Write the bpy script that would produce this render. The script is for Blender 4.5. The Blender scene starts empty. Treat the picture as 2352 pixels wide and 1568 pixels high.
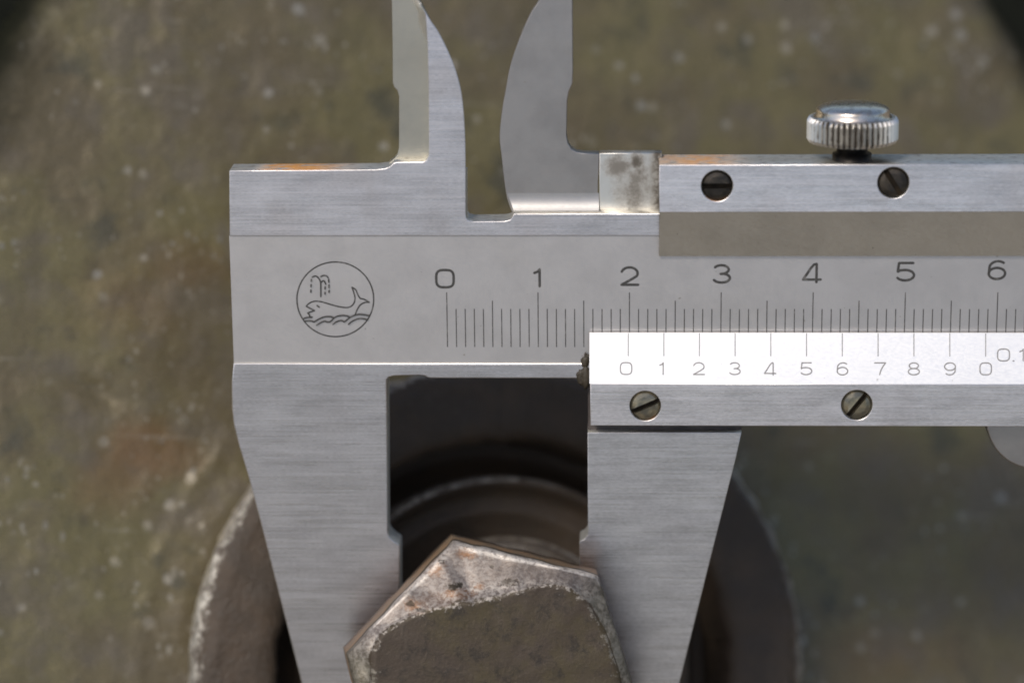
import bpy, bmesh, math, random
from mathutils import Vector, Matrix, noise as mn
R = math.radians
sc = bpy.context.scene
C = sc.collection
sc.unit_settings.system = 'METRIC'
sc.unit_settings.scale_length = 0.01            # one unit is one centimetre

# ---------------------------------------------------------------- camera
PITCH, LEAN, YAW, ROLL = R(35), R(20), R(2.2), R(0.55)
LENS, DIST = 100.0, 31.1
cam_d = bpy.data.cameras.new('camera')
cam = bpy.data.objects.new('camera', cam_d); C.objects.link(cam)
cam_d.lens = LENS; cam_d.sensor_width = 36; cam_d.clip_start = 1; cam_d.clip_end = 8000
cdir = Vector((0, math.cos(PITCH), -math.sin(PITCH)))
cam.location = -cdir * DIST
cam.rotation_euler = (math.pi / 2 - PITCH, 0, 0)
cam_d.dof.use_dof = True; cam_d.dof.focus_distance = DIST - 0.15; cam_d.dof.aperture_fstop = 0.115
sc.camera = cam
CR, CU = Vector((1, 0, 0)), Vector((0, math.sin(PITCH), math.cos(PITCH)))

# ---------------------------------------------------------------- light
SUN_EL, SUN_AZ = 57.0, -40.0                    # degrees; azimuth from behind the camera, negative = left
world = bpy.data.worlds.new('World'); sc.world = world; world.use_nodes = True
wn = world.node_tree
sky = wn.nodes.new('ShaderNodeTexSky'); sky.sky_type = 'NISHITA'; sky.sun_disc = False
sky.sun_elevation = R(SUN_EL); sky.sun_rotation = R(180 - SUN_AZ)
sky.air_density = 1.0; sky.dust_density = 3.0; sky.ozone_density = 1.0
bgn = wn.nodes['Background']; bgn.inputs[1].default_value = 0.09
wn.links.new(sky.outputs[0], bgn.inputs[0])
sl = bpy.data.lights.new('sun', 'SUN'); sl.energy = 1.5; sl.angle = R(14); sl.color = (1, 0.96, 0.9)
sun = bpy.data.objects.new('sun', sl); C.objects.link(sun)
sdir = Vector((math.sin(R(SUN_AZ)) * math.cos(R(SUN_EL)), -math.cos(R(SUN_AZ)) * math.cos(R(SUN_EL)), math.sin(R(SUN_EL))))
sun.rotation_euler = sdir.to_track_quat('Z', 'Y').to_euler(); sun.location = sdir * 60
sc.view_settings.view_transform = 'Standard'; sc.view_settings.look = 'None'
sc.view_settings.exposure = 0.54; sc.view_settings.gamma = 1
sc.render.engine = 'CYCLES'
sc.cycles.use_denoising = True
sc.cycles.max_bounces = 8
sc.cycles.filter_width = 1.8

# ---------------------------------------------------------------- frames and helpers
def ray(x, y):                                   # direction through a point of the photograph (2352 x 1568)
    k = 36.0 / LENS / 2352
    return cdir + CR * ((x - 1176) * k) - CU * ((y - 784) * k)
def at_depth(x, y, z): return cam.location + ray(x, y) * z
def frame(o, u, n):
    n = n.normalized(); u = (u - n * u.dot(n)).normalized(); v = n.cross(u)
    m = Matrix((u, v, n)).transposed().to_4x4(); m.translation = o
    return m
n0 = Vector((0, -math.cos(LEAN), math.sin(LEAN))); v0 = Vector((0, math.sin(LEAN), math.cos(LEAN)))
u1 = Vector((1, 0, 0)) * math.cos(YAW) + n0 * math.sin(YAW)
n1 = n0 * math.cos(YAW) - Vector((1, 0, 0)) * math.sin(YAW)
u2 = u1 * math.cos(ROLL) + v0 * math.sin(ROLL)
CAL = frame(Vector((0, 0, 0)), u2, n1)           # caliper: u along the scale, v up, w towards the viewer
bo = at_depth(1127, 1530, 33.7)
BOLT = frame(bo, CR, at_depth(1147, 1564, 30.65) - bo)
FLG = BOLT @ Matrix.Rotation(R(14), 4, 'Y')         # plate and flange: their left side stands nearer
def hit(M, x, y, w):
    Mi = M.inverted(); o = Mi @ cam.location; d = Mi.to_3x3() @ ray(x, y)
    t = (w - o.z) / d.z
    return o + d * t
def P(x, y, w=0.0):
    p = hit(CAL, x, y, w); return (p.x, p.y)
def PF(x, y, w=0.0):
    p = hit(FLG, x, y, w); return (p.x, p.y)
def PB(x, y, w=0.0):
    p = hit(BOLT, x, y, w); return (p.x, p.y)

def empty(name, M, label=None, cat=None, group=None, parent=None):
    o = bpy.data.objects.new(name, None); C.objects.link(o); o.empty_display_size = 0.5
    if parent: o.parent = parent
    if M is not None: o.matrix_basis = M
    if label: o['label'] = label
    if cat: o['category'] = cat
    if group: o['group'] = group
    return o
def link(name, me, mats, parent=None, smooth=False, label=None):
    o = bpy.data.objects.new(name, me); C.objects.link(o)
    for m in (mats if isinstance(mats, (list, tuple)) else [mats]): me.materials.append(m)
    if parent: o.parent = parent
    if smooth: me.polygons.foreach_set('use_smooth', [True] * len(me.polygons))
    if label: o['label'] = label
    return o
def pydata(vs, fs):
    me = bpy.data.meshes.new('shape'); me.from_pydata(vs, [], fs); me.update()
    bm = bmesh.new(); bm.from_mesh(me); bmesh.ops.recalc_face_normals(bm, faces=bm.faces); bm.to_mesh(me); bm.free()
    return me
def prism(loops, w0, w1, bev=0.008):             # outline (first loop) with holes, from depth w0 to w1
    cu = bpy.data.curves.new('outline', 'CURVE'); cu.dimensions = '2D'; cu.fill_mode = 'BOTH'
    for lp in loops:
        s = cu.splines.new('POLY'); s.points.add(len(lp) - 1); s.use_cyclic_u = True
        for p, q in zip(s.points, lp): p.co = (q[0], q[1], 0, 1)
    cu.extrude = (w1 - w0) / 2 - bev; cu.bevel_depth = bev; cu.bevel_resolution = 1; cu.offset = -bev
    o = bpy.data.objects.new('tmp', cu); C.objects.link(o)
    dg = bpy.context.evaluated_depsgraph_get(); dg.update()
    me = bpy.data.meshes.new_from_object(o.evaluated_get(dg))
    bpy.data.objects.remove(o); bpy.data.curves.remove(cu)
    me.materials.clear()
    bm = bmesh.new(); bm.from_mesh(me); bmesh.ops.remove_doubles(bm, verts=bm.verts, dist=1e-5)
    bmesh.ops.translate(bm, verts=bm.verts, vec=(0, 0, (w0 + w1) / 2)); bm.to_mesh(me); bm.free()
    return me
def merge(*mes):
    bm = bmesh.new()
    for me, idx in mes:
        k = len(bm.faces); bm.from_mesh(me); bm.faces.ensure_lookup_table()
        for f in bm.faces[k:]: f.material_index = idx
    me = bpy.data.meshes.new('shape'); bm.to_mesh(me); bm.free(); return me
def circle(c, r, n=40): return [(c[0] + r * math.cos(2 * math.pi * i / n), c[1] + r * math.sin(2 * math.pi * i / n)) for i in range(n)]
def lathe(profile, n=128, jit=None):             # profile of (r, w); closed ring of faces
    vs, fs, m = [], [], len(profile)
    for i in range(n):
        a = 2 * math.pi * i / n
        for j, (r, w) in enumerate(profile):
            p = Vector((r * math.cos(a), r * math.sin(a), w))
            if jit: p = jit(p, j)
            vs.append(p)
    for i in range(n):
        for j in range(m - 1):
            a, b = i * m + j, ((i + 1) % n) * m + j
            fs.append((a, b, b + 1, a + 1))
    return pydata(vs, fs)
def smooth_path(pts, n=6, closed=False):         # Catmull-Rom through the points
    out, N = [], len(pts)
    for i in range(N if closed else N - 1):
        g = (lambda k: pts[k % N]) if closed else (lambda k: pts[min(max(k, 0), N - 1)])
        p0, p1, p2, p3 = g(i - 1), g(i), g(i + 1), g(i + 2)
        for k in range(n):
            t = k / n
            out.append(tuple(0.5 * (2 * p1[c] + (p2[c] - p0[c]) * t + (2 * p0[c] - 5 * p1[c] + 4 * p2[c] - p3[c]) * t * t
                                    + (3 * p1[c] - p0[c] - 3 * p2[c] + p3[c]) * t ** 3) for c in (0, 1)))
    if not closed: out.append(tuple(pts[-1]))
    return out
def strokes(paths, wd, w, T=None):               # flat ink ribbons; every stroke a hair above the one before
    vs, fs = [], []
    for k, path in enumerate(paths):
        closed = path[0] == 'c'
        pts = [Vector(p[:2]) for p in (path[1] if closed else path)]
        N = len(pts); z = w + 0.0006 * k; b = len(vs); L = []
        for i in range(N):
            a = pts[(i - 1) % N] if (closed or i) else pts[0]
            c = pts[(i + 1) % N] if (closed or i < N - 1) else pts[-1]
            d = (c - a).normalized(); L.append((pts[i], Vector((-d.y, d.x))))
        if not closed:                           # round the ends a little
            h = wd / 2
            d = (pts[0] - pts[1]).normalized(); L.insert(0, (pts[0] + d * h * .8, L[0][1] * 0.5))
            d = (pts[-1] - pts[-2]).normalized(); L.append((pts[-1] + d * h * .8, L[-1][1] * 0.5))
        for p, n in L:
            for s in (.5, -.5):
                q = p + n * wd * s; vs.append((q.x, q.y, z(q) if callable(z) else z))
        M = len(L)
        for i in range(M if closed else M - 1):
            j = (i + 1) % M
            fs.append((b + 2 * i, b + 2 * j, b + 2 * j + 1, b + 2 * i + 1))
    if T: vs = [T(*v) for v in vs]
    me = bpy.data.meshes.new('ink'); me.from_pydata(vs, [], fs); me.update(); return me

# ---------------------------------------------------------------- materials
class NT:
    def __init__(s, name):
        s.m = bpy.data.materials.new(name); s.m.use_nodes = True
        s.t = s.m.node_tree; s.p = s.t.nodes['Principled BSDF']
        s.tc = s.t.nodes.new('ShaderNodeTexCoord')
    def n(s, typ, ins=None, **kw):
        nd = s.t.nodes.new('ShaderNode' + typ)
        for k, v in kw.items(): setattr(nd, k, v)
        for k, v in (ins or {}).items(): s.set(nd.inputs[k], v)
        return nd
    def set(s, sock, v):
        if isinstance(v, bpy.types.NodeSocket): s.t.links.new(v, sock)
        elif isinstance(v, bpy.types.Node): s.t.links.new(v.outputs[0], sock)
        else: sock.default_value = v
    def P(s, **kw):
        for k, v in kw.items(): s.set(s.p.inputs[k.replace('_', ' ')], v)
    def noise(s, scale, stretch=(1, 1, 1), detail=4, rough=.55, off=(0, 0, 0), dist=0):
        mp = s.n('Mapping', {'Vector': s.tc.outputs['Object'], 'Scale': stretch, 'Location': off})
        return s.n('TexNoise', {'Vector': mp, 'Scale': scale, 'Detail': detail, 'Roughness': rough, 'Distortion': dist}).outputs[0]
    def ramp(s, f, a, b, lo=0.0, hi=1.0):
        return s.n('MapRange', {0: f, 1: a, 2: b, 3: lo, 4: hi}, interpolation_type='SMOOTHSTEP').outputs[0]
    def mix(s, f, a, b):
        nd = s.n('Mix', data_type='RGBA'); s.set(nd.inputs[0], f); s.set(nd.inputs[6], a); s.set(nd.inputs[7], b)
        return nd.outputs[2]
    def math(s, op, a, b=0.5):
        return s.n('Math', {0: a, 1: b}, operation=op).outputs[0]
    def bump(s, h, strength=.3, dist=.02, normal=None):
        nd = s.n('Bump', {'Height': h, 'Strength': strength, 'Distance': dist})
        if normal is not None: s.set(nd.inputs['Normal'], normal)
        return nd.outputs[0]
def col(r, g, b): return (r, g, b, 1)

def rust_top(t, base, windows, amount=.6):       # orange rust film lying on upward faces, at given stretches
    sx = t.n('SeparateXYZ', {0: t.tc.outputs['Object']}); sn = t.n('SeparateXYZ', {0: t.tc.outputs['Normal']})
    up = t.ramp(sn.outputs[1], .6, .8)
    nz = t.noise(5, (1, .5, 3), 5, .65)
    m = None
    for (a, b) in windows:
        f = t.math('MULTIPLY', t.ramp(sx.outputs[0], a - .15, a + .1), t.ramp(sx.outputs[0], b + .4, b - .3))
        m = f if m is None else t.math('MAXIMUM', m, f)
    f = t.math('MULTIPLY', t.math('MULTIPLY', up, m), t.ramp(nz, .38, .52))
    g = t.math('MULTIPLY', up, t.ramp(t.noise(9, (1, 1, 2), 4), .52, .66, 0, .5))
    c = t.mix(g, base, col(.16, .11, .07))
    sp = t.noise(24, (1, 1, 2), 4, .7)
    f = t.math('MULTIPLY', f, t.ramp(sp, .30, .46, .6, 1))
    return t.mix(f, c, t.mix(t.ramp(sp, .45, .65), col(.46, .19, .04), col(.66, .34, .09))), f
def brushed(name, base, rough=.3, seed=0, rust=None, streak=1.0):
    t = NT(name)
    s1 = t.noise(7, (.10, 7, 3), 7, .78, (seed, 0, 0))
    s2 = t.noise(3.2, (.5, 1.6, 1), 3, .55, (0, seed, 0))
    s3 = t.noise(40, (.05, 3.0, 2), 2, .6, (seed, seed, 0))
    s4 = t.noise(90, (.25, 1.6, 1), 2, .6, (seed, 0, seed))
    mx = t.math('ADD', t.math('MULTIPLY', s1, .42), t.math('ADD', t.math('MULTIPLY', s2, .26), t.math('MULTIPLY', s4, .32)))
    c = t.mix(t.ramp(mx, .36, .62), tuple(x * (1 - .25 * streak) for x in base) + (1,), tuple(min(1, x * (1 + .2 * streak)) for x in base) + (1,))
    lines = t.ramp(s3, .66, .76, 0, .45 * streak)
    c = t.mix(lines, c, col(.95, .95, .98))
    for rot, sd in ((.45, 3), (-.25, 8), (1.2, 5)):
        mp = t.n('Mapping', {'Vector': t.tc.outputs['Object'], 'Scale': (.05, 2.2, 1), 'Rotation': (0, 0, rot), 'Location': (sd, seed, 0)})
        sc1 = t.n('TexNoise', {'Vector': mp, 'Scale': 16, 'Detail': 2, 'Roughness': .6}).outputs[0]
        c = t.mix(t.ramp(sc1, .735, .76, 0, .30), c, col(.9, .9, .92))
    smudge = t.ramp(t.noise(1.1, (1, 1, 1), 5, .62, (seed, 3, 1)), .48, .66)
    c = t.mix(t.math('MULTIPLY', smudge, .16), c, col(.30, .27, .22))
    r = t.math('ADD', t.ramp(s1, .3, .7, rough - .07, rough + .07), t.math('MULTIPLY', smudge, .06))
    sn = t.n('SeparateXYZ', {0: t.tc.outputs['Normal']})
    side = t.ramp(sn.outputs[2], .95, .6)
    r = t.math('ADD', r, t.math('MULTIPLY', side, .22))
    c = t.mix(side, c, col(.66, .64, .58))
    met = 1.0
    if rust:
        c, f = rust_top(t, c, rust)
        r = t.math('ADD', r, t.math('MULTIPLY', f, .4)); met = t.math('SUBTRACT', 1.0, f)
    t.P(Base_Color=c, Metallic=met, Roughness=r, Normal=t.bump(t.math('ADD', s1, t.math('MULTIPLY', s3, .6)), .08 * streak, .01))
    return t.m
def satin(name, base, rough=.42, metal=1.0, stain=.08):
    t = NT(name)
    a = t.noise(2.2, (1, 1, 1), 4, .6); g = t.noise(55, (.5, 1.5, 1), 2)
    dots = t.ramp(t.noise(9, (1, 1, 1), 2, .4, (3, 7, 1)), .76, .80)
    c = t.mix(t.ramp(a, .35, .7), base + (1,), tuple(x * (1 - stain) for x in base) + (1,))
    c = t.mix(t.math('MULTIPLY', dots, .5), c, col(.2, .16, .1))
    film = t.ramp(t.noise(.9, (.6, 1.3, 1), 6, .65, (8, 2, 5)), .50, .68)
    c = t.mix(t.math('MULTIPLY', film, stain), c, col(.36, .32, .25))
    pm = t.ramp(t.noise(26, (1, 1, 1), 2, .5, (1, 9, 4)), .77, .80)
    c = t.mix(t.math('MULTIPLY', pm, .6), c, col(.12, .10, .07))
    t.P(Base_Color=c, Metallic=metal, Roughness=t.ramp(g, .3, .7, rough - .05, rough + .05), Normal=t.bump(g, .03, .004))
    return t.m

U = lambda x: P(x, 400)[0]
M_body = brushed('brushed_steel', (.61, .572, .57), .31, 0, rust=[(U(605), U(765))])
M_jaw = brushed('brushed_steel_jaw', (.54, .515, .52), .31, 4)
M_slide = brushed('brushed_steel_slider', (.73, .69, .69), .31, 9, rust=[(U(1500), U(1660))])
M_vjaw = brushed('brushed_steel_moving_jaw', (.575, .555, .56), .32, 14)
M_scale = satin('satin_chrome', (.575, .545, .52), .47)
M_bevel = satin('satin_bevel', (.62, .60, .545), .42, 1.0, .1)
M_vern = satin('satin_vernier', (.93, .905, .87), .45, 1.0, .02)
M_in = satin('satin_inside_jaw', (.37, .345, .322), .40, 1.0, .14)
M_cove = satin('satin_cove', (.40, .385, .37), .46)
M_strip = satin('satin_ground_flank', (.405, .385, .325), .44)
def ink(name, c):
    t = NT(name); nz = t.noise(40, (1, 1, 1), 2)
    k = t.mix(t.ramp(nz, .3, .7), c + (1,), tuple(x * 1.6 for x in c) + (1,))
    wr = t.ramp(t.noise(14, (1, 1, 1), 5, .7, (3, 1, 0)), .52, .70, 0, .55)
    t.P(Base_Color=t.mix(wr, k, col(.26, .25, .23)), Metallic=t.math('MULTIPLY', wr, .6), Roughness=.5); return t.m
M_ink = ink('engraving_ink', (.03, .028, .025)); M_inkl = ink('vernier_ink', (.17, .16, .15))
def dirty():
    t = NT('grimy_steel')
    a = t.noise(3.2, (1, 1, 1), 5, .65, (1.3, .4, 0)); b = t.noise(12, (1, 1, 1), 4)
    sx = t.n('SeparateXYZ', {0: t.tc.outputs['Object']})
    def blob(x, y, rx, ry):
        cx, cy = P(x, y, -.2)
        d = t.math('SQRT', t.math('ADD', t.math('POWER', t.math('DIVIDE', t.math('ABSOLUTE', t.math('SUBTRACT', sx.outputs[0], cx)), rx / 210), 2), t.math('POWER', t.math('DIVIDE', t.math('ABSOLUTE', t.math('SUBTRACT', sx.outputs[1], cy)), ry / 210), 2)))
        return t.ramp(t.math('ADD', d, t.math('MULTIPLY', t.math('SUBTRACT', t.noise(5, (1, 1, 1), 7, .72), .5), 2.6)), 1.55, .25)
    f = t.math('MAXIMUM', t.math('MULTIPLY', blob(1428, 384, 34, 26), .8), t.math('MULTIPLY', blob(1462, 372, 16, 22), .95))
    f = t.math('MAXIMUM', f, t.math('MULTIPLY', blob(1460, 430, 42, 70), t.ramp(b, .3, .7, .5, .85)))
    f = t.math('MAXIMUM', f, t.math('MULTIPLY', t.ramp(sx.outputs[0], U(1478), U(1512)), t.ramp(b, .3, .6, .5, .98)))
    t.P(Base_Color=t.mix(f, col(.70, .67, .61), col(.075, .062, .045)), Metallic=t.math('SUBTRACT', 1.0, t.math('MULTIPLY', f, .7)),
        Roughness=t.ramp(f, 0, 1, .35, .6), Normal=t.bump(b, .15, .01))
    return t.m
M_dirt = dirty()
def darkscrew(name, c, rough):
    t = NT(name); a = t.noise(9, (1, 1, 1), 4)
    t.P(Base_Color=t.mix(t.ramp(a, .35, .7), c + (1,), (c[0] * 2.2, c[1] * 2.0, c[2] * 1.7, 1)), Metallic=.85, Roughness=rough, Normal=t.bump(a, .25, .01)); return t.m
M_scr = darkscrew('blackened_screw', (.035, .032, .029), .45)
M_scr2 = darkscrew('dull_nickel_screw', (.15, .142, .115), .30)
M_slot = darkscrew('screw_slot', (.02, .016, .012), .7)
def chrome():
    t = NT('nickel_plate'); a = t.noise(14, (1, 1, 1), 4)
    t.P(Base_Color=t.mix(t.ramp(a, .45, .7), col(.78, .69, .59), col(.5, .43, .35)), Metallic=1, Roughness=t.ramp(a, .3, .7, .20, .32)); return t.m
M_chr = chrome()
def knurl():
    t = NT('grimy_nickel_knurl'); a = t.noise(10, (1, 1, 1), 4)
    at = t.n('Attribute', attribute_name='wear').outputs['Fac']
    f = t.ramp(t.math('ADD', at, t.math('MULTIPLY', t.math('SUBTRACT', a, .5), 1.2)), .3, .75)
    t.P(Base_Color=t.mix(f, col(.70, .67, .62), col(.05, .04, .028)), Metallic=t.math('SUBTRACT', 1.0, t.math('MULTIPLY', f, .8)), Roughness=t.ramp(f, 0, 1, .3, .65)); return t.m
M_knurl = knurl()
def grime():
    t = NT('old_grease'); a = t.noise(10)
    t.P(Base_Color=t.mix(a, col(.02, .016, .01), col(.055, .042, .024)), Roughness=.6, Normal=t.bump(a, .5, .03)); return t.m
M_grime = grime()
def plate_mat():
    t = NT('weathered_olive_steel')
    a = t.noise(.55, (1, 1, 1), 5, .6); b = t.noise(1.3, (1, 1, 1), 4, .6, (5, 2, 0)); c = t.noise(.45, (1, 1, 1), 4, .55, (-3.1, 4, 0))
    f = t.noise(16, (1, 1, 1), 5, .7)
    base = t.mix(t.ramp(a, .38, .62), col(.124, .098, .052), col(.150, .127, .056))
    base = t.mix(t.ramp(b, .46, .66, 0, .8), base, col(.126, .104, .072))
    base = t.mix(t.ramp(b, .42, .28, 0, .7), base, col(.06, .058, .04))
    sx = t.n('SeparateXYZ', {0: t.tc.outputs['Object']})
    for (x, y, rx, ry, am) in ((345, 1030, .62, .42, .55), (250, 1090, .5, .45, .35), (430, 610, .7, .4, .22), (300, 700, .8, .5, .2), (2050, 1500, .9, .5, .25)):
        cx, cy = PF(x, y, -1.25)
        d = t.math('SQRT', t.math('ADD', t.math('POWER', t.math('ABSOLUTE', t.math('DIVIDE', t.math('SUBTRACT', sx.outputs[0], cx), rx)), 2), t.math('POWER', t.math('ABSOLUTE', t.math('DIVIDE', t.math('SUBTRACT', sx.outputs[1], cy), ry)), 2)))
        m = t.ramp(t.math('ADD', d, t.math('MULTIPLY', t.math('SUBTRACT', b, .5), 2.2)), 1.3, .2, 0, am)
        base = t.mix(m, base, col(.17, .088, .034))
    base = t.mix(t.ramp(f, .35, .75, 0, .3), base, col(.05, .045, .032))
    base = t.mix(t.ramp(t.noise(38, (1, 1, 1), 4, .7), .5, .75, 0, .22), base, col(.28, .25, .18))
    wob_n = t.math('MULTIPLY', t.noise(14, (1, 1, 1), 2), .25)
    tilt, spot = None, None
    for sc_, stretch, thr, lo, hi, msk in ((3.4, (1, 1, 1), .30, .10, .36, (9, 9, 0)), (7.5, (1, 1, 1), .38, .08, .36, (2, 6, 0)), (6.0, (1.6, .8, 1), .35, .10, .42, (7, 1, 0))):
        mp = t.n('Mapping', {'Vector': t.tc.outputs['Object'], 'Scale': stretch, 'Rotation': (0, 0, .6 if stretch[0] != 1 else 0)})
        vo = t.n('TexVoronoi', {'Vector': mp, 'Scale': sc_, 'Randomness': 1.0})
        rs = t.n('SeparateColor', {0: vo.outputs['Color']})
        size = t.ramp(rs.outputs[2], .3, 1, lo, hi)
        sp = t.math('MULTIPLY', t.ramp(t.math('SUBTRACT', t.math('ADD', vo.outputs['Distance'], wob_n), size), .10, -.04), t.ramp(rs.outputs[0], thr, thr + .3))
        sp = t.math('MULTIPLY', sp, t.ramp(t.noise(.9, (1, 1, 1), 3, .55, msk), .40, .60))
        tv = t.n('VectorMath', {0: vo.outputs['Color'], 1: (.5, .5, .5)}, operation='SUBTRACT')
        tv = t.n('VectorMath', {0: tv}, operation='SCALE'); t.set(tv.inputs['Scale'], t.math('MULTIPLY', sp, .9))
        tilt = tv.outputs[0] if tilt is None else t.n('VectorMath', {0: tilt, 1: tv}, operation='ADD').outputs[0]
        spot = sp if spot is None else t.math('MAXIMUM', spot, sp)
    base = t.mix(t.math('MULTIPLY', spot, .75), base, col(.38, .345, .275))
    geo = t.n('NewGeometry')
    nn = t.n('VectorMath', {0: geo.outputs['Normal'], 1: tilt}, operation='ADD')
    nn = t.n('VectorMath', {0: nn}, operation='NORMALIZE')
    mp = t.n('Mapping', {'Vector': t.tc.outputs['Object'], 'Scale': (.12, 2.4, 1), 'Rotation': (0, 0, .75)})
    scr = t.n('TexNoise', {'Vector': mp, 'Scale': 5, 'Detail': 3, 'Roughness': .65}).outputs[0]
    base = t.mix(t.math('MULTIPLY', t.ramp(scr, .62, .74, 0, .5), t.ramp(c, .42, .56)), base, col(.30, .27, .21))
    base = t.mix(t.ramp(scr, .36, .26, 0, .45), base, col(.045, .038, .026))
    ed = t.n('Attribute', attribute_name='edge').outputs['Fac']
    corner_shade = t.ramp(t.math('ADD', ed, t.math('MULTIPLY', t.math('SUBTRACT', a, .5), .9)), .80, .02)  # shade of the upper corners painted in along the plate outline
    base = t.mix(t.math('MULTIPLY', corner_shade, .97), base, col(.010, .011, .008))
    h = t.math('ADD', t.math('MULTIPLY', t.noise(4.2, (1, 1, 1), 3, .5), 1.0), t.math('MULTIPLY', f, .22))
    t.P(Base_Color=base, Metallic=t.math('MULTIPLY', t.math('MAXIMUM', t.math('MULTIPLY', spot, .5), .25), t.math('SUBTRACT', 1.0, corner_shade)), Roughness=t.math('ADD', t.ramp(f, .3, .7, .24, .36), t.math('MULTIPLY', corner_shade, .4)), Normal=t.bump(h, .30, .10, nn))
    t.P(Specular_IOR_Level=t.math('MULTIPLY', t.math('SUBTRACT', 1.0, corner_shade), .5))
    return t.m
M_plate = plate_mat()
def rim_mat():
    t = NT('dark_cast_iron')
    a = t.noise(1.5, (1, 1, 1), 5, .6); f = t.noise(14, (1, 1, 1), 5, .7)
    b = t.mix(t.ramp(a, .4, .65), col(.055, .041, .029), col(.072, .051, .034))
    b = t.mix(t.ramp(f, .5, .75, 0, .5), b, col(.10, .088, .074))
    sx = t.n('SeparateXYZ', {0: t.tc.outputs['Object']})
    rr = t.math('SQRT', t.math('ADD', t.math('POWER', t.math('ABSOLUTE', sx.outputs[0]), 2), t.math('POWER', t.math('ABSOLUTE', sx.outputs[1]), 2)))
    rw = t.math('ADD', rr, t.math('MULTIPLY', t.math('SUBTRACT', f, .5), .35))
    e = t.math('MULTIPLY', t.ramp(rw, 3.45, 3.56), t.ramp(sx.outputs[2], -.62, -.4))
    e2 = t.math('MULTIPLY', t.math('MULTIPLY', t.ramp(rr, 2.145, 2.17), t.ramp(rr, 2.235, 2.205)), t.math('MULTIPLY', t.ramp(f, .4, .6), t.ramp(sx.outputs[0], .9, -.3, .08, .8)))  # bright line of light painted along the inner ring, fading rightwards
    e = t.math('MULTIPLY', t.math('MAXIMUM', e, e2), t.ramp(t.noise(5, (1, 1, 1), 4, .7, (2, 2, 2)), .36, .54, .15, 1))
    b = t.mix(t.math('MULTIPLY', e, .9), b, col(.62, .58, .50))
    t.P(Base_Color=b, Metallic=t.ramp(e, 0, 1, 0, .9), Roughness=t.ramp(f, .3, .7, .34, .5), Normal=t.bump(f, .5, .06))
    t.p.inputs['Specular IOR Level'].default_value = .30; return t.m
M_rim = rim_mat()
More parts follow.
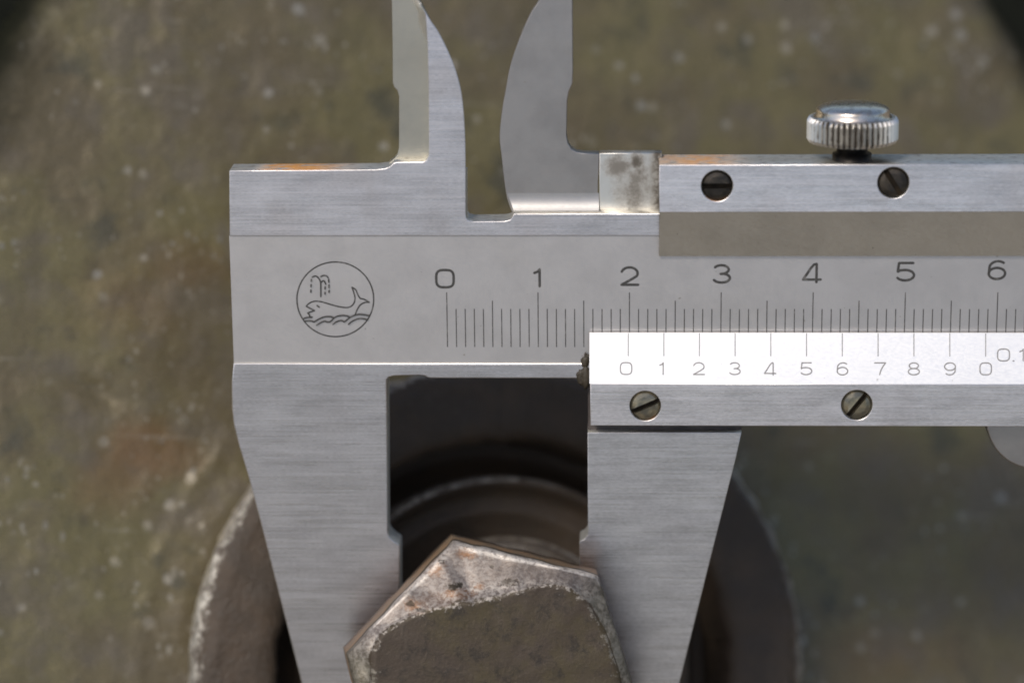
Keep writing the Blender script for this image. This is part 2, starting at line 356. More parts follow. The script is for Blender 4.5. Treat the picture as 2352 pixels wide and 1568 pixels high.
def head_mat():
    t = NT('worn_bolt_steel')
    at = t.n('Attribute', attribute_name='wear').outputs['Fac']
    f = t.noise(5.5, (1, 1, 1), 6, .7); g = t.noise(1.8, (1, 1, 1), 4, .6); s = t.noise(22, (1, 1, 1), 4, .7)
    k = t.noise(40, (1, 1, 1), 3, .6)
    w = t.ramp(t.math('ADD', at, t.math('MULTIPLY', t.math('SUBTRACT', t.math('ADD', t.math('MULTIPLY', f, .7), t.math('MULTIPLY', s, .3)), .5), .62)), .44, .60)
    dark = t.mix(t.ramp(g, .4, .65), col(.052, .039, .028), col(.060, .047, .025))
    dark = t.mix(t.ramp(f, .48, .68, 0, .8), dark, col(.024, .020, .016))
    dark = t.mix(t.ramp(k, .5, .8, 0, .5), dark, col(.085, .07, .052))
    bright = t.mix(t.ramp(s, .38, .62), col(.185, .155, .135), col(.31, .275, .245))
    bright = t.mix(t.ramp(g, .35, .6, .5, 0), bright, col(.135, .108, .09))
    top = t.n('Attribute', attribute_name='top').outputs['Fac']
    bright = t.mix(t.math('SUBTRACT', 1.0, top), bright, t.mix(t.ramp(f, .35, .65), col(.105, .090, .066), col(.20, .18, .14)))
    so = t.n('SeparateXYZ', {0: t.tc.outputs['Object']})
    def blobs(lst, lo, hi):
        m = None
        for (x, y, rx, ry, am) in lst:
            cx, cy = PB(x, y, 2.8)
            d = t.math('SQRT', t.math('ADD', t.math('POWER', t.math('ABSOLUTE', t.math('DIVIDE', t.math('SUBTRACT', so.outputs[0], cx), rx / 195)), 2), t.math('POWER', t.math('ABSOLUTE', t.math('DIVIDE', t.math('SUBTRACT', so.outputs[1], cy), ry / 195)), 2)))
            v = t.ramp(t.math('ADD', d, t.math('MULTIPLY', t.math('SUBTRACT', s, .5), 2.0)), lo, hi, 0, am)
            m = v if m is None else t.math('MAXIMUM', m, v)
        return m
    rustm = blobs(((1072, 1268, 26, 14, .8), (998, 1303, 22, 20, .7), (1050, 1362, 34, 14, .8), (1100, 1347, 10, 9, .9), (948, 1388, 20, 14, .7), (970, 1402, 26, 9, .7), (1010, 1380, 60, 20, .3)), 1.3, .3)
    pit = blobs(((1040, 1345, 14, 8, 1), (1056, 1342, 8, 7, 1), (1085, 1252, 20, 4, 1), (1168, 1336, 22, 9, .7), (943, 1384, 10, 7, .9), (966, 1399, 14, 5, .9), (1015, 1288, 7, 5, .8), (1130, 1300, 6, 4, .6)), 1.15, .6)
    bright = t.mix(rustm, bright, col(.20, .105, .055))
    bright = t.mix(pit, bright, col(.05, .04, .03))
    rim = t.math('MULTIPLY', t.math('MULTIPLY', t.ramp(at, 1.1, 1.6), t.ramp(s, .32, .55, .3, 1)), t.ramp(t.noise(1.6, (1, 1, 1), 5, .65, (6, 3, 2)), .36, .52, .30, 1))
    bright = t.mix(rim, bright, col(.58, .53, .47))
    c = t.mix(w, dark, bright)
    lip = t.math('MULTIPLY', t.math('MULTIPLY', t.ramp(w, .05, .35), t.ramp(at, .98, .80)), t.ramp(s, .40, .62, 0, .5))
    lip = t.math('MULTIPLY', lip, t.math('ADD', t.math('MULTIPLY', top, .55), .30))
    c = t.mix(lip, c, col(.50, .455, .40))
    sd = t.ramp(at, -1, -2)
    c = t.mix(sd, c, t.mix(t.ramp(f, .35, .65), col(.22, .135, .075), col(.16, .12, .08)))
    t.P(Base_Color=c, Metallic=t.math('MULTIPLY', t.ramp(w, 0, 1, .2, .7), t.math('SUBTRACT', 1.0, sd)), Roughness=t.ramp(s, .3, .7, .44, .58),
        Normal=t.bump(t.math('ADD', t.math('MULTIPLY', f, .5), t.math('ADD', t.math('MULTIPLY', s, .5), t.math('MULTIPLY', pit, -.5))), .22, .05))
    t.p.inputs['Specular IOR Level'].default_value = .22
    return t.m
M_head = head_mat()
def simple(name, c, rough, bump=.4):
    t = NT(name); a = t.noise(6, (1, 1, 1), 5)
    t.P(Base_Color=t.mix(t.ramp(a, .35, .7), tuple(x * .7 for x in c) + (1,), tuple(x * 1.3 for x in c) + (1,)), Roughness=rough, Normal=t.bump(a, bump, .05)); return t.m
def washer_mat():
    t = NT('brown_washer'); a = t.noise(6, (1, 1, 1), 5)
    sx = t.n('SeparateXYZ', {0: t.tc.outputs['Object']})
    rr = t.math('SQRT', t.math('ADD', t.math('POWER', t.math('ABSOLUTE', sx.outputs[0]), 2), t.math('POWER', t.math('ABSOLUTE', sx.outputs[1]), 2)))
    e = t.math('MULTIPLY', t.ramp(rr, 1.495, 1.52), t.ramp(a, .38, .55, .2, 1))
    t.P(Base_Color=t.mix(e, t.mix(a, col(.022, .015, .009), col(.05, .034, .02)), col(.42, .36, .28)), Metallic=t.math('MULTIPLY', e, .8), Roughness=.45, Normal=t.bump(a, .3, .04)); return t.m
M_brown = washer_mat()
M_shade = simple('slider_shade', (.055, .045, .04), .6)  # dark colour painted for the slider shadow
M_shank = simple('dark_shank_steel', (.06, .05, .04), .5)
M_back = simple('shade_black', (.010, .011, .008), .9)  # near-black colour, so the backing reads as shade
M_back.node_tree.nodes['Principled BSDF'].inputs['Specular IOR Level'].default_value = .08
M_ground = simple('bare_earth', (.20, .17, .13), .9)

# ---------------------------------------------------------------- background: ground, added dark backing, plate, flange
def structure(o): o['kind'] = 'structure'; return o
g = 4000
structure(link('ground', pydata([(-g, -g, -30), (g, -g, -30), (g, g, -30), (-g, g, -30)], [(0, 1, 2, 3)]), M_ground))
mb = prism([[(-16, -13), (16, -13), (16, 17), (-16, 17)]], -8.5, -6.5, .3)
o = structure(link('dark_backing', mb, M_back)); o.matrix_basis = FLG  # added slab, standing in for the shade in the upper corners

PW = -1.25
ta, tb = Vector(PF(38, 26, PW)), Vector(PF(2330, 20, PW)); ay = PF(1150, 850, PW)[1]
ax = (tb.length_squared - ta.length_squared - 2 * ay * (tb.y - ta.y)) / (2 * (tb.x - ta.x))
ac = (ax, ay); ar = (ta - Vector(ac)).length
def arch(x, y):                                  # distance inside the arched outline of the plate
    dx, dy = x - ac[0], y - ac[1]
    return ar - (math.hypot(dx, dy) if dy > 0 else abs(dx))
def plate_w(x, y):
    r = math.hypot((x - .24) / 1.065, y / 1.015)
    w = PW
    w += .05 * mn.noise(Vector((x * .7, y * .7, 3))) + .022 * mn.noise(Vector((x * 2.1, y * 2.1, 9))) + .010 * mn.noise(Vector((x * 5, y * 5, 1)))
    if r < 4.6: w += .09 * (max(0, (4.6 - r) / 1.1)) ** 2 if r > 3.5 else .09
    w += .016 * math.exp(-((r - 3.97) / .07) ** 2)
    gx, gy = PF(215, 893, PW); dx, dy = (x - gx), (y - gy)
    w -= .10 * math.exp(-((dx * .9 - dy * .43) / .28) ** 2 - ((dx * .43 + dy * .9) / .09) ** 2)
    return w
nx, ny, x0, x1, y0, y1 = 250, 210, -9.2, 9.6, -4.6, 11.2
vs, fs, keep, edge = [], [], [], []
for j in range(ny + 1):
    for i in range(nx + 1):
        x, y = x0 + (x1 - x0) * i / nx, y0 + (y1 - y0) * j / ny
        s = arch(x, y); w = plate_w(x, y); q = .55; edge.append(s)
        if 0 <= s < q: w -= q - math.sqrt(max(0, q * q - (q - s) ** 2))
        elif s < 0: w -= q - s * 5
        keep.append(s > -.10); vs.append((x, y, max(w, -4.5)))
for j in range(ny):
    for i in range(nx):
        a = j * (nx + 1) + i
        f = (a, a + 1, a + nx + 2, a + nx + 1)
        if all(keep[k] for k in f): fs.append(f)
me = pydata(vs, fs)
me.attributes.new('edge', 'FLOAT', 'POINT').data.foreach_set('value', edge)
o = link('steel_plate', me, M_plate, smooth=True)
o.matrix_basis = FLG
o['label'] = 'weathered olive brown steel plate with rust patches filling the blurred background'; o['category'] = 'metal plate'

FX = .24
fl = empty('round_flange', FLG @ Matrix.Translation((FX, 0, 0)) @ Matrix.Diagonal((1.065, 1.02, 1, 1)), 'dark round iron flange with a rough bright rim behind the caliper jaws', 'flange')
def rough(amp, fq):
    def f(p, j):
        q = p * fq
        d = mn.noise(q) * amp + mn.noise(q * 2.7) * amp * .5
        r = Vector((p.x, p.y, 0)).normalized()
        return p + r * d + Vector((0, 0, d * .6))
    return f
prof = [(2.62, -1.0), (2.62, -.12), (2.66, -.05), (2.74, 0), (2.9, .0), (3.1, -.01), (3.28, -.02)]
prof += [(3.30 + .26 * math.sin(a), -.28 + .26 * math.cos(a)) for a in [R(10 * k) for k in range(0, 10)]] + [(3.54, -.42), (3.44, -.6), (3.34, -1.0), (3.3, -1.35)]
link('rim', lathe(prof, 260, rough(.045, 4.5)), M_rim, fl, True)
link('groove', lathe([(2.63, -1.0), (2.5, -1.02), (2.4, -.95), (2.24, -.62), (2.2, -.5)], 160), M_rim, fl, True)
link('inner_ring', lathe([(2.22, -.9), (2.22, -.34), (2.20, -.27), (2.16, -.24), (2.11, -.26), (2.06, -.36), (1.98, -.44), (1.90, -.45), (1.84, -.40), (1.78, -.40), (1.72, -.48), (1.2, -.55), (.8, -.55)], 160, rough(.006, 5)), M_rim, fl, True)

# ---------------------------------------------------------------- bolt
bt = empty('hex_bolt', BOLT, 'worn rusty hexagon bolt head clamped between the caliper jaws', 'bolt')
HF, HB = 3.05, 2.0
hc = Vector(PB(1148, 1571, HF))
cB = Vector(PB(1045, 1235, HF - .35)) - hc; ang0 = math.atan2(cB.y, cB.x)
tr = [(855, 1568), (856, 1500), (872, 1458), (905, 1430), (960, 1410), (1020, 1393), (1090, 1383), (1150, 1370), (1210, 1353), (1262, 1338), (1300, 1345), (1335, 1368), (1365, 1410), (1392, 1460), (1412, 1520), (1425, 1568)]
tp = []
for q in tr:
    d = Vector(PB(q[0], q[1], HF)) - hc; tp.append((math.atan2(d.y, d.x) % (2 * math.pi), d.length))
tp = sorted([((a if a < 4.4 else a - 2 * math.pi), r) for a, r in tp])
def inner_r(a):
    a = a % (2 * math.pi); a = a if a < 4.4 else a - 2 * math.pi
    if a <= tp[0][0]: return tp[0][1]
    if a >= tp[-1][0]: return tp[-1][1]
    for (a1, r1), (a2, r2) in zip(tp, tp[1:]):
        if a1 <= a <= a2:
            t = (a - a1) / (a2 - a1 + 1e-9); return r1 + (r2 - r1) * t
corner = [Vector(PB(x, y, HF - .3)) - hc for x, y in ((798, 1500), (1043, 1243), (1371, 1323), (1468, 1640), (1218, 1905), (886, 1822))]
def hex_r(a):
    d = Vector((math.cos(a), math.sin(a))); best = 9
    for p, q in zip(corner, corner[1:] + corner[:1]):
        e = q - p; den = d.x * e.y - d.y * e.x
        if abs(den) < 1e-9: continue
        t = (p.x * e.y - p.y * e.x) / den; u = (p.x * d.y - p.y * d.x) / den
        if t > 0 and -1e-6 <= u <= 1 + 1e-6: best = min(best, t)
    return best
N = 360; rings = []
vs, fs, wear, tops = [], [], [], []
steps = [('f', .0), ('f', .3), ('f', .55), ('f', .75), ('f', .88), ('f', .96), ('f', 1.0), ('c', .06), ('c', .2), ('c', .4), ('c', .6), ('c', .8), ('c', .93), ('c', 1.0), ('s', .06), ('s', .2), ('s', .6), ('s', 1.0), ('b', .5)]
for kind, t in steps:
    for i in range(N):
        a = ang0 + 2 * math.pi * i / N
        ri, rh = inner_r(a) * (1 + .022 * mn.noise(Vector((math.cos(a) * 5, math.sin(a) * 5, 2)))), hex_r(a)
        drop = .5 * (rh - ri) + .03
        if kind == 'f': r, w, k = ri * max(t, .001), HF, .5 - .5 * (1 - t) * 3.2
        elif kind == 'c': r, w, k = ri + (rh - ri) * t, HF - drop * (.12 + .88 * t if t > .01 else 0), .5 + .5 * min(1, t * 3) + (.7 if t > .9 else 0)
        elif kind == 's': r, w, k = rh + .02 * min(1, t * 8), (HF - drop - .02) * (1 - t) + HB * t, (1.6 if t < .1 else -2.5)
        else: r, w, k = rh * .5, HB, 0
        if kind == 's': r *= 1 + .028 * t
        p = Vector((hc.x + r * math.cos(a), hc.y + r * math.sin(a) + (.025 * t if kind == 's' else 0), w))
        if kind in 'fc':
            amp = .014 if kind == 'f' else .028
            p.z += amp * mn.noise(p * 3.1) + amp * .6 * mn.noise(p * 7.3)
            if kind == 'c': p.z -= .02 * max(0, mn.noise(p * 2.3 + Vector((4, 1, 0))) - .15)
        elif kind == 's': p += Vector((math.cos(a), math.sin(a), 0)) * .018 * mn.noise(p * 4)
        if kind == 'c' or k > 1.5:               # the right and lower bevels get lower values, so darker
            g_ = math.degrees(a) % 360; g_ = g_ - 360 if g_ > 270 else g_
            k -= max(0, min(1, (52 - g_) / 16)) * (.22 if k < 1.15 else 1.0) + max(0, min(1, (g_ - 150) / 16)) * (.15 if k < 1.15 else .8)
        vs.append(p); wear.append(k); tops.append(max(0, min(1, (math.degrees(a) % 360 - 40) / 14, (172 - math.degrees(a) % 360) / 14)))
K = len(steps)
for j in range(K - 1):
    for i in range(N):
        fs.append((j * N + i, j * N + (i + 1) % N, (j + 1) * N + (i + 1) % N, (j + 1) * N + i))
fs.append(tuple(range(N))[::-1])
me = pydata(vs, fs)
at = me.attributes.new('wear', 'FLOAT', 'POINT'); at.data.foreach_set('value', wear)
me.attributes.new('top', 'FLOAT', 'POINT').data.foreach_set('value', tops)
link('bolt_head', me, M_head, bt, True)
sh = lathe([(.93, HB + .02), (.93, -.6)], 64); sh.transform(Matrix.Translation((hc.x * .6, hc.y * .6, 0)))
link('shank', sh, M_shank, bt, True)
ws = lathe([(.95, .15), (1.44, .15), (1.49, .13), (1.53, .08), (1.54, .0), (1.53, -.2), (1.5, -.56)], 128, rough(.006, 4))
wo = link('washer', ws, M_brown, None, True); wo.matrix_basis = BOLT @ Matrix.Translation(PB(1165, 1532, .15) + (0,))
wo['label'] = 'thin brown round washer seated behind the bolt head'; wo['category'] = 'washer'

# ---------------------------------------------------------------- caliper
cal = empty('vernier_caliper', CAL, 'brushed steel vernier caliper with its jaws closed on the bolt', 'caliper')
BACK = -.36
def V(x, y, w=0): return P(x, y, w)[1]
v_rec_top = V(527, 542); v_rec_bot = V(531, 834); v_bot = V(1150, 868)
uR = P(2750, 700)[0]
vT = V(1400, 491)                                # top edge of the beam under the slider
uL = P(528, 600)[0]
body_top = [P(527, 392), P(700, 391), P(864, 389.5), P(885, 387), P(897, 382), P(903, 375), P(911, 372.5), P(972, 372), P(980, 368), P(985, 357), P(984, 200), P(981.5, 98), P(976.5, 33), P(963.5, 3)]
body_top += smooth_path([P(963.5, 3), P(990, 49), P(1005, 70.5), P(1028, 115), P(1047.5, 164), P(1060.5, 216), P(1067, 282), P(1069.5, 348), P(1069.7, 400)], 4)[1:]
body_top += [P(1069.7, 491), P(1071, 500), P(1075, 506), P(1087, 509), P(1159, 508), P(1171, 505), P(1177, 499), P(1180, 491)]
body_top += [(uR, vT), (uR, v_rec_top), (P(527, 542)[0], v_rec_top)]
me = prism([body_top], BACK, 0, .007)
for v in me.vertices:                            # the blade is ground away behind its edge
    if v.co.z < -.1 and v.co.y > V(1000, 395) and v.co.x > P(1000, 395)[0] - .2 and v.co.x > P(962, 30)[0] - .01:
        if v.co.x > P(988, 200)[0] or v.co.y > V(1000, 60): v.co.x -= .16
link('upper_rail', me, M_body, cal, label='upper edge of the beam with the fixed inside jaw')
beam = link('beam', prism([[(uL, v_rec_bot), (uR, v_rec_bot), (uR, v_rec_top), (uL, v_rec_top)]], BACK + .003, -.022, .001), M_scale, cal, label='satin scale face of the beam')
# back half of the fixed inside jaw
wS = -.21
strip = [P(899.5, 0, wS), P(901, 100, wS), P(901.5, 190, wS), P(905, 201, wS), P(912, 208, wS), P(916, 222, wS), P(916, 338, wS), P(913, 354, wS), P(906, 364, wS), P(893, 374, wS), P(893, 420, wS), P(1020, 420, wS), P(1020, 200, wS), P(1000, 90, wS), P(985, 45, wS), P(966, 8, wS), P(935, -40, wS), P(915, -110, wS), P(899.5, -170, wS)]
link('jaw_flank', prism([strip], BACK, wS, .008), M_strip, cal, label='ground khaki flank of the fixed inside jaw')
# fixed outside jaw with lower rail
low = [(uL, v_rec_bot), (uR, v_rec_bot), (uR, v_bot), P(1000, 868.5), P(985, 868), P(975, 863), P(962, 861.5), P(905, 863.5), P(893, 866), P(888, 872)]
low += [P(889, 1000), P(890, 1222), P(893, 1231), P(901, 1240), P(915, 1250), P(918, 1254), P(918.5, 1400), P(921, 1990), P(905, 2010), P(806, 2010)]
low += [P(x, y) for x, y in ((693, 1568), (600, 1205), (572, 1100), (548, 1020), (537, 975), (533, 940), (532, 880))]
link('fixed_jaw', prism([low], BACK, 0, .012), M_jaw, cal)

# slider
sl_ = empty('slider', None, None, None, None, cal)
TOP = .17
v1, v2 = V(1514, 379, TOP), V(1514, 488, TOP); v3 = V(1514, 588, .02)
ul = P(1514, 440, TOP)[0]; ul_b = P(1514, 560, .05)[0]
sr = .162
screws_up = [(P(1647, 427, TOP), 0), (P(2052, 420, TOP), -57)]
screws_lo = [(P(1482, 932, TOP), 24), (P(1968, 930, TOP), 52)]
def ends(me):                                    # the dirty end face towards the jaws
    for p in me.polygons:
        if p.normal.x < -.6 and p.area > .03: p.material_index = 1
    return me
flat = prism([[(ul, v1), (uR, v1), (uR, v2), (ul, v2)]] + [circle(c, sr + .008)[::-1] for c, _ in screws_up], BACK - .04, TOP, .006)
def wedge(ua, ub, va, wa, vb, wb, wbase):        # sloping face between (va, wa) and (vb, wb)
    vs = [(u, v, w) for u in (ua, ub) for v, w in ((va, wbase), (va, wa), (vb, wb), (vb, wbase))]
    return pydata(vs, [(0, 1, 2, 3), (4, 7, 6, 5), (0, 4, 5, 1), (1, 5, 6, 2), (2, 6, 7, 3), (3, 7, 4, 0)])
bevel = wedge(ul_b, uR, v2, TOP - .002, v3, .025, .004)
link('upper_bar', ends(flat), [M_slide, M_grime], sl_); link('bevel', ends(bevel), [M_bevel, M_grime], sl_, label='dull grey sloping edge of the upper bar')
w1_, w2_ = V(1356, 881, TOP), V(1358, 977, TOP); w0_ = V(1354, 764, .03)
ull = P(1356, 930, TOP)[0]; ulv = P(1354, 820, .09)[0]
flat2 = prism([[(ull, w2_), (uR, w2_), (uR, w1_), (ull, w1_)]] + [circle(c, sr + .008)[::-1] for c, _ in screws_lo], .003, TOP, .006)
link('lower_bar', ends(flat2), [M_slide, M_grime], sl_)
vern = link('vernier_plate', ends(wedge(ulv, uR, w1_, TOP - .002, w0_, .03, .004)), [M_vern, M_grime], sl_, label='bright white sloping vernier plate')
mj = [P(1350, 993), P(1351, 1222), P(1349, 1230), P(1342, 1238), P(1332, 1243), P(1331, 1250), P(1332, 2000), P(1345, 2012), P(1448, 2012), P(1560, 1568), P(1632, 1280), P(1690, 1052), P(1703, 993)]
link('moving_jaw', prism([mj], BACK, -.004, .005), M_vjaw, sl_)
nk = [P(1351, 890, -.1), P(1351, 1010, -.1), P(1698, 1010, -.1), P(1704, 980, -.1), P(1725, 890, -.1)]  # added dark recess in place of the shadow under the slider
link('shadow_strip', prism([nk], BACK + .01, -.1, .004), M_shade, sl_, label='dark sunken strip for the slider shadow on the moving jaw')
ij = smooth_path([P(1322, -190, wS), P(1283, -80, wS), P(1239, 0, wS), P(1218, 33, wS), P(1192, 92, wS), P(1172, 151, wS), P(1160.5, 210, wS), P(1152.5, 256, wS), P(1147, 315, wS), P(1152, 364, wS), P(1159, 426, wS), P(1165.5, 460, wS), P(1180, 497, wS)], 4)
ij += [P(1372, 497, wS), P(1376, 353, wS), P(1340, 352, wS), P(1325, 350, wS), P(1312, 342, wS), P(1304, 328, wS), P(1301, 310, wS), P(1303, 230, wS), P(1307, 210, wS), P(1315, 192, wS), P(1316, 164, wS), P(1315, 0, wS), P(1326, -185, wS)]
link('inside_jaw', prism([ij], BACK - .02, wS, .008), M_in, sl_, label='smooth grey moving inside jaw')
cv0, cv1, vs = P(1181, 490, wS)[0], P(1376, 490, wS)[0], []
for u in (cv0, cv1):
    for k in range(9):
        t_ = k / 8; vs.append((u - (.075 * (1 - t_) if u == cv0 else 0), vT + .19 * (1 - t_) - .004, wS + .06 * t_ ** 2.6 + .0015))
link('cove', pydata(vs, [(k, k + 1, k + 10, k + 9) for k in range(8)]), M_cove, sl_, True)  # added curve, shaped to mirror the sky as a bright band
sh_ = [P(1376.5, 497, wS), P(1520, 497, wS), P(1520, 352, wS), P(1377, 352, wS)]
me = prism([sh_], BACK - .02, wS + .004, .006)
link('jaw_shoulder', me, M_dirt, sl_, label='bright shoulder with dark greasy stains')
hook = [P(2268, 960, -.1), P(2266, 985, -.1)] + [P(2375 + 110 * math.cos(a), 965 + 112 * math.sin(a), -.1) for a in [R(170 - 8 * k) for k in range(1, 15)]] + [P(2560, 1070, -.1), P(2700, 960, -.1)]
link('thumb_rest', prism([hook], BACK, -.1, .02), M_in, sl_)

def screw(c, deg, m):
    e = []
    h = .028
    A = R(deg)
    def rot(p): return (c[0] + p[0] * math.cos(A) - p[1] * math.sin(A), c[1] + p[0] * math.sin(A) + p[1] * math.cos(A))
    vs, fs = [], []
    for s in (1, -1):                            # the two half heads either side of the slot, gently domed
        a0 = math.asin(h / sr); n = 20; b = len(vs)
        rims = [(.0, .012), (.55, .008), (.85, -.002), (1.0, -.03)]
        for q, dz in rims:
            for k in range(n + 1):
                a = a0 + (math.pi - 2 * a0) * k / n
                x, y = sr * math.cos(a), sr * math.sin(a)
                x, y = x * (q if q > 0 else 0) + (x * .0), h + (y - h) * q
                if q == 0: x = sr * math.cos(a0) * math.cos(a) * .8; y = h
                p = rot((x, s * y)); vs.append((p[0], p[1], TOP + dz))
        for j in range(len(rims) - 1):
            for k in range(n):
                fs.append((b + j * (n + 1) + k, b + j * (n + 1) + k + 1, b + (j + 1) * (n + 1) + k + 1, b + (j + 1) * (n + 1) + k))
        b2 = len(vs)                             # slot wall
        for x in (-sr * .96, sr * .96):
            for z in (.008, -.06):
                p = rot((x, s * h)); vs.append((p[0], p[1], TOP + z))
        fs.append((b2, b2 + 1, b2 + 3, b2 + 2))
    me = pydata(vs, fs)
    o = link('slotted_screw', me, m, sl_)
    fl_ = pydata([rot((sr * 1.03 * math.cos(2 * math.pi * k / 32), sr * 1.03 * math.sin(2 * math.pi * k / 32))) + (TOP - .06,) for k in range(32)], [tuple(range(32))])
    return merge((me, 0), (fl_, 1)), o
for lst, m in ((screws_up, M_scr), (screws_lo, M_scr2)):
    for c, d in lst:
        me2, o = screw(c, d, m)
        me2.materials.append(m); me2.materials.append(M_slot); o.data = me2

# knurled locking screw on top of the slider
ks = empty('locking_screw', Matrix.Translation(P(1958, 300, -.1) + (-.1,)) @ Matrix.Rotation(-math.pi / 2, 4, 'X'), None, None, None, cal)
kv = V(1958, 300, -.1)
kb, kt = V(1958, 327, -.1) - kv, V(1958, 268, -.1) - kv
kr = (P(2064, 300, -.1)[0] - P(1853, 300, -.1)[0]) / 2
nt = 46; vs, fs = [], []
prof = [(kr * .80, kb), (kr * .95, kb + .012), (kr, kb + .05), (kr, kt - .045), (kr * .955, kt), (kr * .86, kt + .004)]
seg = nt * 4
for i in range(seg):
    a = 2 * math.pi * i / seg; ph = i % 4
    for j, (r, y) in enumerate(prof):
        d = (0, .028, .056, .028)[ph] if 1 <= j <= 4 else 0
        if j == 4: d *= .7
        vs.append(((r - d) * math.cos(a), (r - d) * math.sin(a), y))
m_ = len(prof)
for i in range(seg):
    for j in range(m_ - 1):
        a, b = i * m_ + j, ((i + 1) % seg) * m_ + j; fs.append((a, b, b + 1, a + 1))
me = pydata(vs, fs)
at = me.attributes.new('wear', 'FLOAT', 'POINT'); at.data.foreach_set('value', [(0, .5, 1, .5)[(k // m_) % 4] if 1 <= k % m_ <= 4 else 0 for k in range(len(vs))])
link('knurled_band', me, M_knurl, ks)
cap = [(kr * .87, kt + .002), (kr * .83, kt + .006), (kr * .80, kt + .02), (kr * .80, kt + .07)]
cap += [(kr * .80 * math.sin(a) ** .8, kt + .07 + .085 * math.cos(a)) for a in [R(90 - 7.5 * k) for k in range(1, 13)]]
link('domed_cap', lathe(cap, 96), M_chr, ks, True)
link('underside', lathe([(kr * .81, kb + .001), (.2, kb + .001)], 64), M_slot, ks)
link('stem', lathe([(.165, kb + .01), (.165, V(1958, 350, -.1) - kv), (.21, V(1958, 352, -.1) - kv), (.21, V(1958, 385, -.1) - kv)], 40), M_scr, ks, True)

# grease lumps at the end of the slider
random.seed(4)
bm = bmesh.new()
lumps = [(1345, 832, 9), (1340, 858, 8), (1336, 866, 9), (1346, 866, 12), (1337, 870, 7)]
lumps += [(random.uniform(1344, 1354), random.uniform(812, 886), random.uniform(2.5, 5)) for k in range(12)]
lumps += [(random.uniform(1328, 1352), random.uniform(858, 874), random.uniform(3, 6)) for k in range(12)]
for (x, y, s) in lumps:
    r = bmesh.ops.create_icosphere(bm, subdivisions=2, radius=s / 210)
    c = P(x, y, .0); ang = random.uniform(.8, 1.6); e = random.uniform(1, 2.2)
    for v in r['verts']:
        v.co = v.co * (1 + .6 * mn.noise(v.co * 40 + Vector((x, y, 0)))); v.co.z *= .4; v.co.y *= e; v.co += Vector((c[0], c[1], .0))
me = bpy.data.meshes.new('grease'); bm.to_mesh(me); bm.free()
link('grease', me, M_grime, sl_, True)['kind'] = 'stuff'

# ---------------------------------------------------------------- numerals, graduations, emblem
def arc(cx, cy, rx, ry, a0, a1, n=14): return [(cx + rx * math.cos(R(a0 + (a1 - a0) * k / n)), cy + ry * math.sin(R(a0 + (a1 - a0) * k / n))) for k in range(n + 1)]
def sup(cx, cy, rx, ry, e=.62, n=40):
    out = []
    for k in range(n):
        a = 2 * math.pi * k / n; c, s = math.cos(a), math.sin(a)
        out.append((cx + rx * math.copysign(abs(c) ** e, c), cy + ry * math.copysign(abs(s) ** e, s)))
    return out
DIG = {
    '0': [('c', sup(.5, .5, .5, .5))],
    '1': [[(.66, 0), (.66, 1.0)], [(.66, .99), (.56, .86), (.36, .78)]],
    '2': [arc(.5, .66, .46, .34, 165, -28) + [(.68, .35), (.34, .16), (.04, .0)], [(.04, .0), (1.0, .0)]],
    '3': [arc(.47, .75, .42, .25, 150, -80) + [(.42, .5)], [(.42, .5)] + arc(.48, .26, .48, .26, 80, -155)],
    '4': [[(.76, -.06), (.76, 1.0)], [(.76, 1.0)] + [(.62, .97), (.45, .78), (.22, .42), (.0, .10)], [(.0, .10), (1.0, .10)]],
    '5': [[(.93, 1.0), (.12, 1.0)], [(.12, 1.0), (.06, .50)], [(.06, .50), (.2, .58)] + arc(.48, .30, .50, .30, 100, -150, 18)],
    '6': [arc(.55, .62, .48, .38, 48, 178) + [(.06, .5), (.05, .3)], ('c', arc(.5, .30, .46, .32, 0, 351, 39))],
    '7': [[(.0, 1.0), (.96, 1.0)], [(.96, 1.0), (.74, .72), (.56, .4), (.44, .0)]],
    '8': [('c', arc(.5, .76, .40, .24, 0, 351, 39)), ('c', arc(.5, .26, .48, .27, 0, 351, 39))],
    '9': [('c', arc(.5, .69, .47, .32, 0, 351, 39)), [(.97, .70), (.96, .5)] + arc(.48, .36, .47, .37, 15, -135)],
    '.': [[(.45, .0), (.55, .0)]],
}
def digit(ch, u, v, wd, ht, st, w, m, parent, T=None):
    paths = []
    for p in DIG[ch]:
        pts = [(u + (x - .5) * wd, v + (y - .5) * ht) for x, y in (p[1] if p[0] == 'c' else p)]
        paths.append(('c', pts) if p[0] == 'c' else pts)
    return link('numeral', strokes(paths, st, w, T), m, parent)
WS = -.022 + .0015
px = 1 / 210
u0, u6 = P(1027, 740, WS)[0], P(2291, 700, WS)[0]
print('cm per division', (u6 - u0) / 6)
cm = (u6 - u0) / 6
vb = V(1028, 796, WS); vt0, vt5, vt1 = V(1026, 672, WS), V(1132, 691, WS), V(1048, 710, WS)
for ch, x, y in (('0', 1022, 640), ('1', 1233, 638), ('2', 1446, 634), ('3', 1658, 629), ('4', 1865, 626), ('5', 2080, 624), ('6', 2290, 620)):
    u, v = P(x, y, WS); digit(ch, u, v, 40 * px, 39 * px * 1.04, 6.0 * px, WS, M_ink, beam)
lines = []
for k in range(0, 75):
    u = u0 + k * cm / 10
    top = vt0 if k % 10 == 0 else vt5 if k % 5 == 0 else vt1
    lines.append([(u, vb), (u, top)])
for ln in lines: link('graduation_line', strokes([ln], 2.2 * px, WS), M_ink, beam)
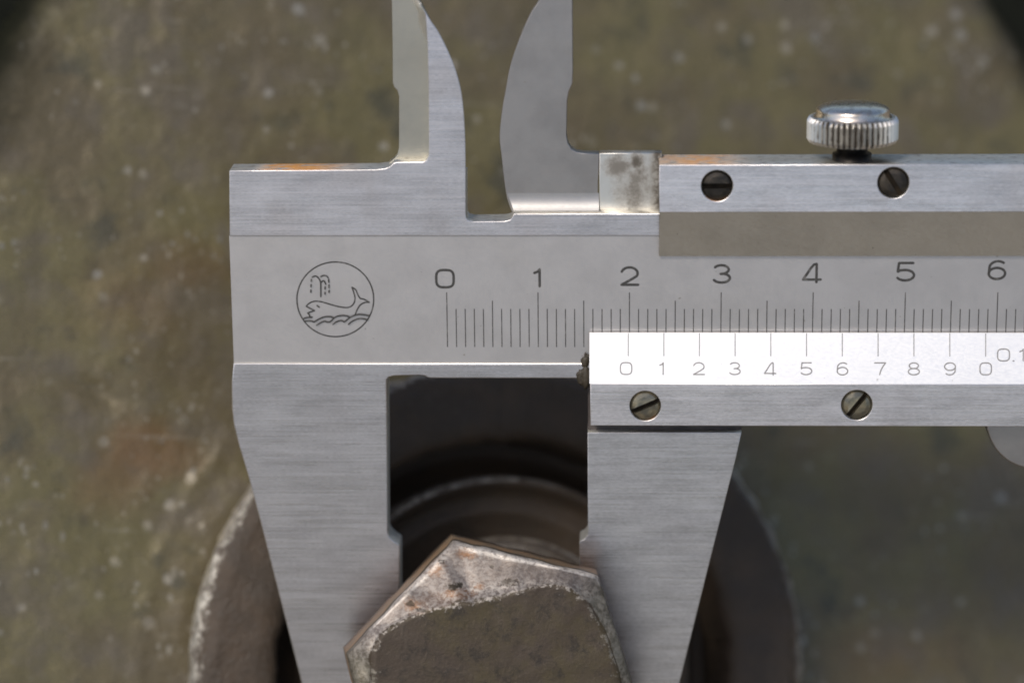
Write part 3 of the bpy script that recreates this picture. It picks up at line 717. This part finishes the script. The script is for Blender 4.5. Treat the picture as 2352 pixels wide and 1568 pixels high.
# vernier marks lie on the sloping plate
def onv(u, v, z):
    t = (v - w1_) / (w0_ - w1_); return (u, v, TOP - .002 + t * (.03 - TOP + .002) + .002 + z)
sl_slope = (.03 - TOP) / (w0_ - w1_)
def Pv(x, y):
    w = .1
    for _ in range(6):
        p = P(x, y, w); w = onv(p[0], p[1], 0)[2]
    return p
xs = [1443, 1525, 1607, 1690, 1771, 1853, 1935, 2017, 2100, 2182, 2264]
ua, ub = Pv(1443, 790)[0], Pv(2264, 785)[0]
va, vbm = Pv(1443, 765.5)[1], Pv(1443, 817)[1]
lines = [[(ua + (ub - ua) * k / 10, va), (ua + (ub - ua) * k / 10, vbm)] for k in range(11)]
for ln in lines: link('graduation_line', strokes([ln], 2.0 * px, 0, onv), M_inkl, sl_)
vd = Pv(1438, 846)[1]
for ch, x in zip('01234567890', (1438, 1519, 1605, 1688, 1769, 1852, 1935, 2022, 2099, 2182, 2264)):
    digit(ch, Pv(x, 843)[0], vd, 26 * px, 26 * px, 2.7 * px, 0, M_inkl, sl_, onv)
vz = Pv(2305, 815)[1] + 0
for ch, x in (('0', 2305), ('.', 2328), ('1', 2346)):
    digit(ch, Pv(x, 812)[0], vz, 27 * px, 26 * px, 2.7 * px, 0, M_inkl, sl_, onv)

def Z(x, y): return P((700 + x / 6.271) / 1.0884, (620 + y / 6.271) / 1.0884, WS)
def S(pts, n=5): return smooth_path([Z(*p) for p in pts], n)
em = [('c', smooth_path([Z(867 + 602 * math.cos(a), 803 - 585 * math.sin(a)) for a in [2 * math.pi * k / 24 for k in range(24)]], 4, True))]
em += [S([(412, 912), (440, 880), (490, 848), (560, 832), (650, 842), (780, 880), (920, 917), (1040, 932), (1110, 915), (1160, 860), (1175, 780), (1155, 690), (1128, 615)]),
       S([(1128, 615), (1160, 632), (1190, 655)]), S([(1190, 655), (1225, 740), (1258, 790)]), S([(1258, 790), (1320, 803), (1400, 850)]),
       S([(1400, 850), (1330, 852), (1260, 890), (1215, 955), (1180, 1035)]),
       S([(412, 912), (470, 943), (540, 978)]), S([(540, 978), (480, 1000), (435, 1018)]), S([(435, 1018), (460, 1045), (465, 1075)]), S([(465, 1075), (505, 1082)]),
       S([(580, 898), (615, 925)], 2),
       S([(640, 760), (640, 640), (635, 530), (600, 465), (555, 438), (505, 455)]),
       S([(648, 535), (675, 512), (700, 525), (718, 565)]), S([(640, 445), (690, 428), (735, 440), (755, 465)]),
       S([(492, 490), (490, 520)], 2), S([(487, 570), (486, 605)], 2), S([(484, 655), (484, 690)], 2),
       S([(762, 490), (766, 535)], 2), S([(768, 575), (769, 620)], 2), S([(771, 660), (770, 692)], 2),
       S([(708, 605), (708, 640)], 2), S([(707, 690), (707, 720)], 2),
       S([(372, 1100), (430, 1085), (500, 1082)]), S([(390, 1140), (440, 1138), (490, 1138), (535, 1155)]),
       S([(535, 1155), (600, 1115), (690, 1078), (780, 1070), (850, 1090)]), S([(575, 1205), (640, 1165), (700, 1142), (745, 1155), (790, 1148), (850, 1090)]),
       S([(850, 1090), (900, 1065), (980, 1052), (1050, 1060), (1100, 1082)]), S([(830, 1190), (890, 1150), (960, 1130), (1010, 1150), (1050, 1120), (1100, 1082)]),
       S([(1100, 1082), (1170, 1050), (1260, 1035), (1400, 1055)]), S([(1075, 1190), (1130, 1145), (1210, 1108), (1290, 1100), (1375, 1120)])]
link('emblem', strokes(em, 3.4 * px, WS), M_ink, beam, label='whale blowing a fountain over waves inside a circle')
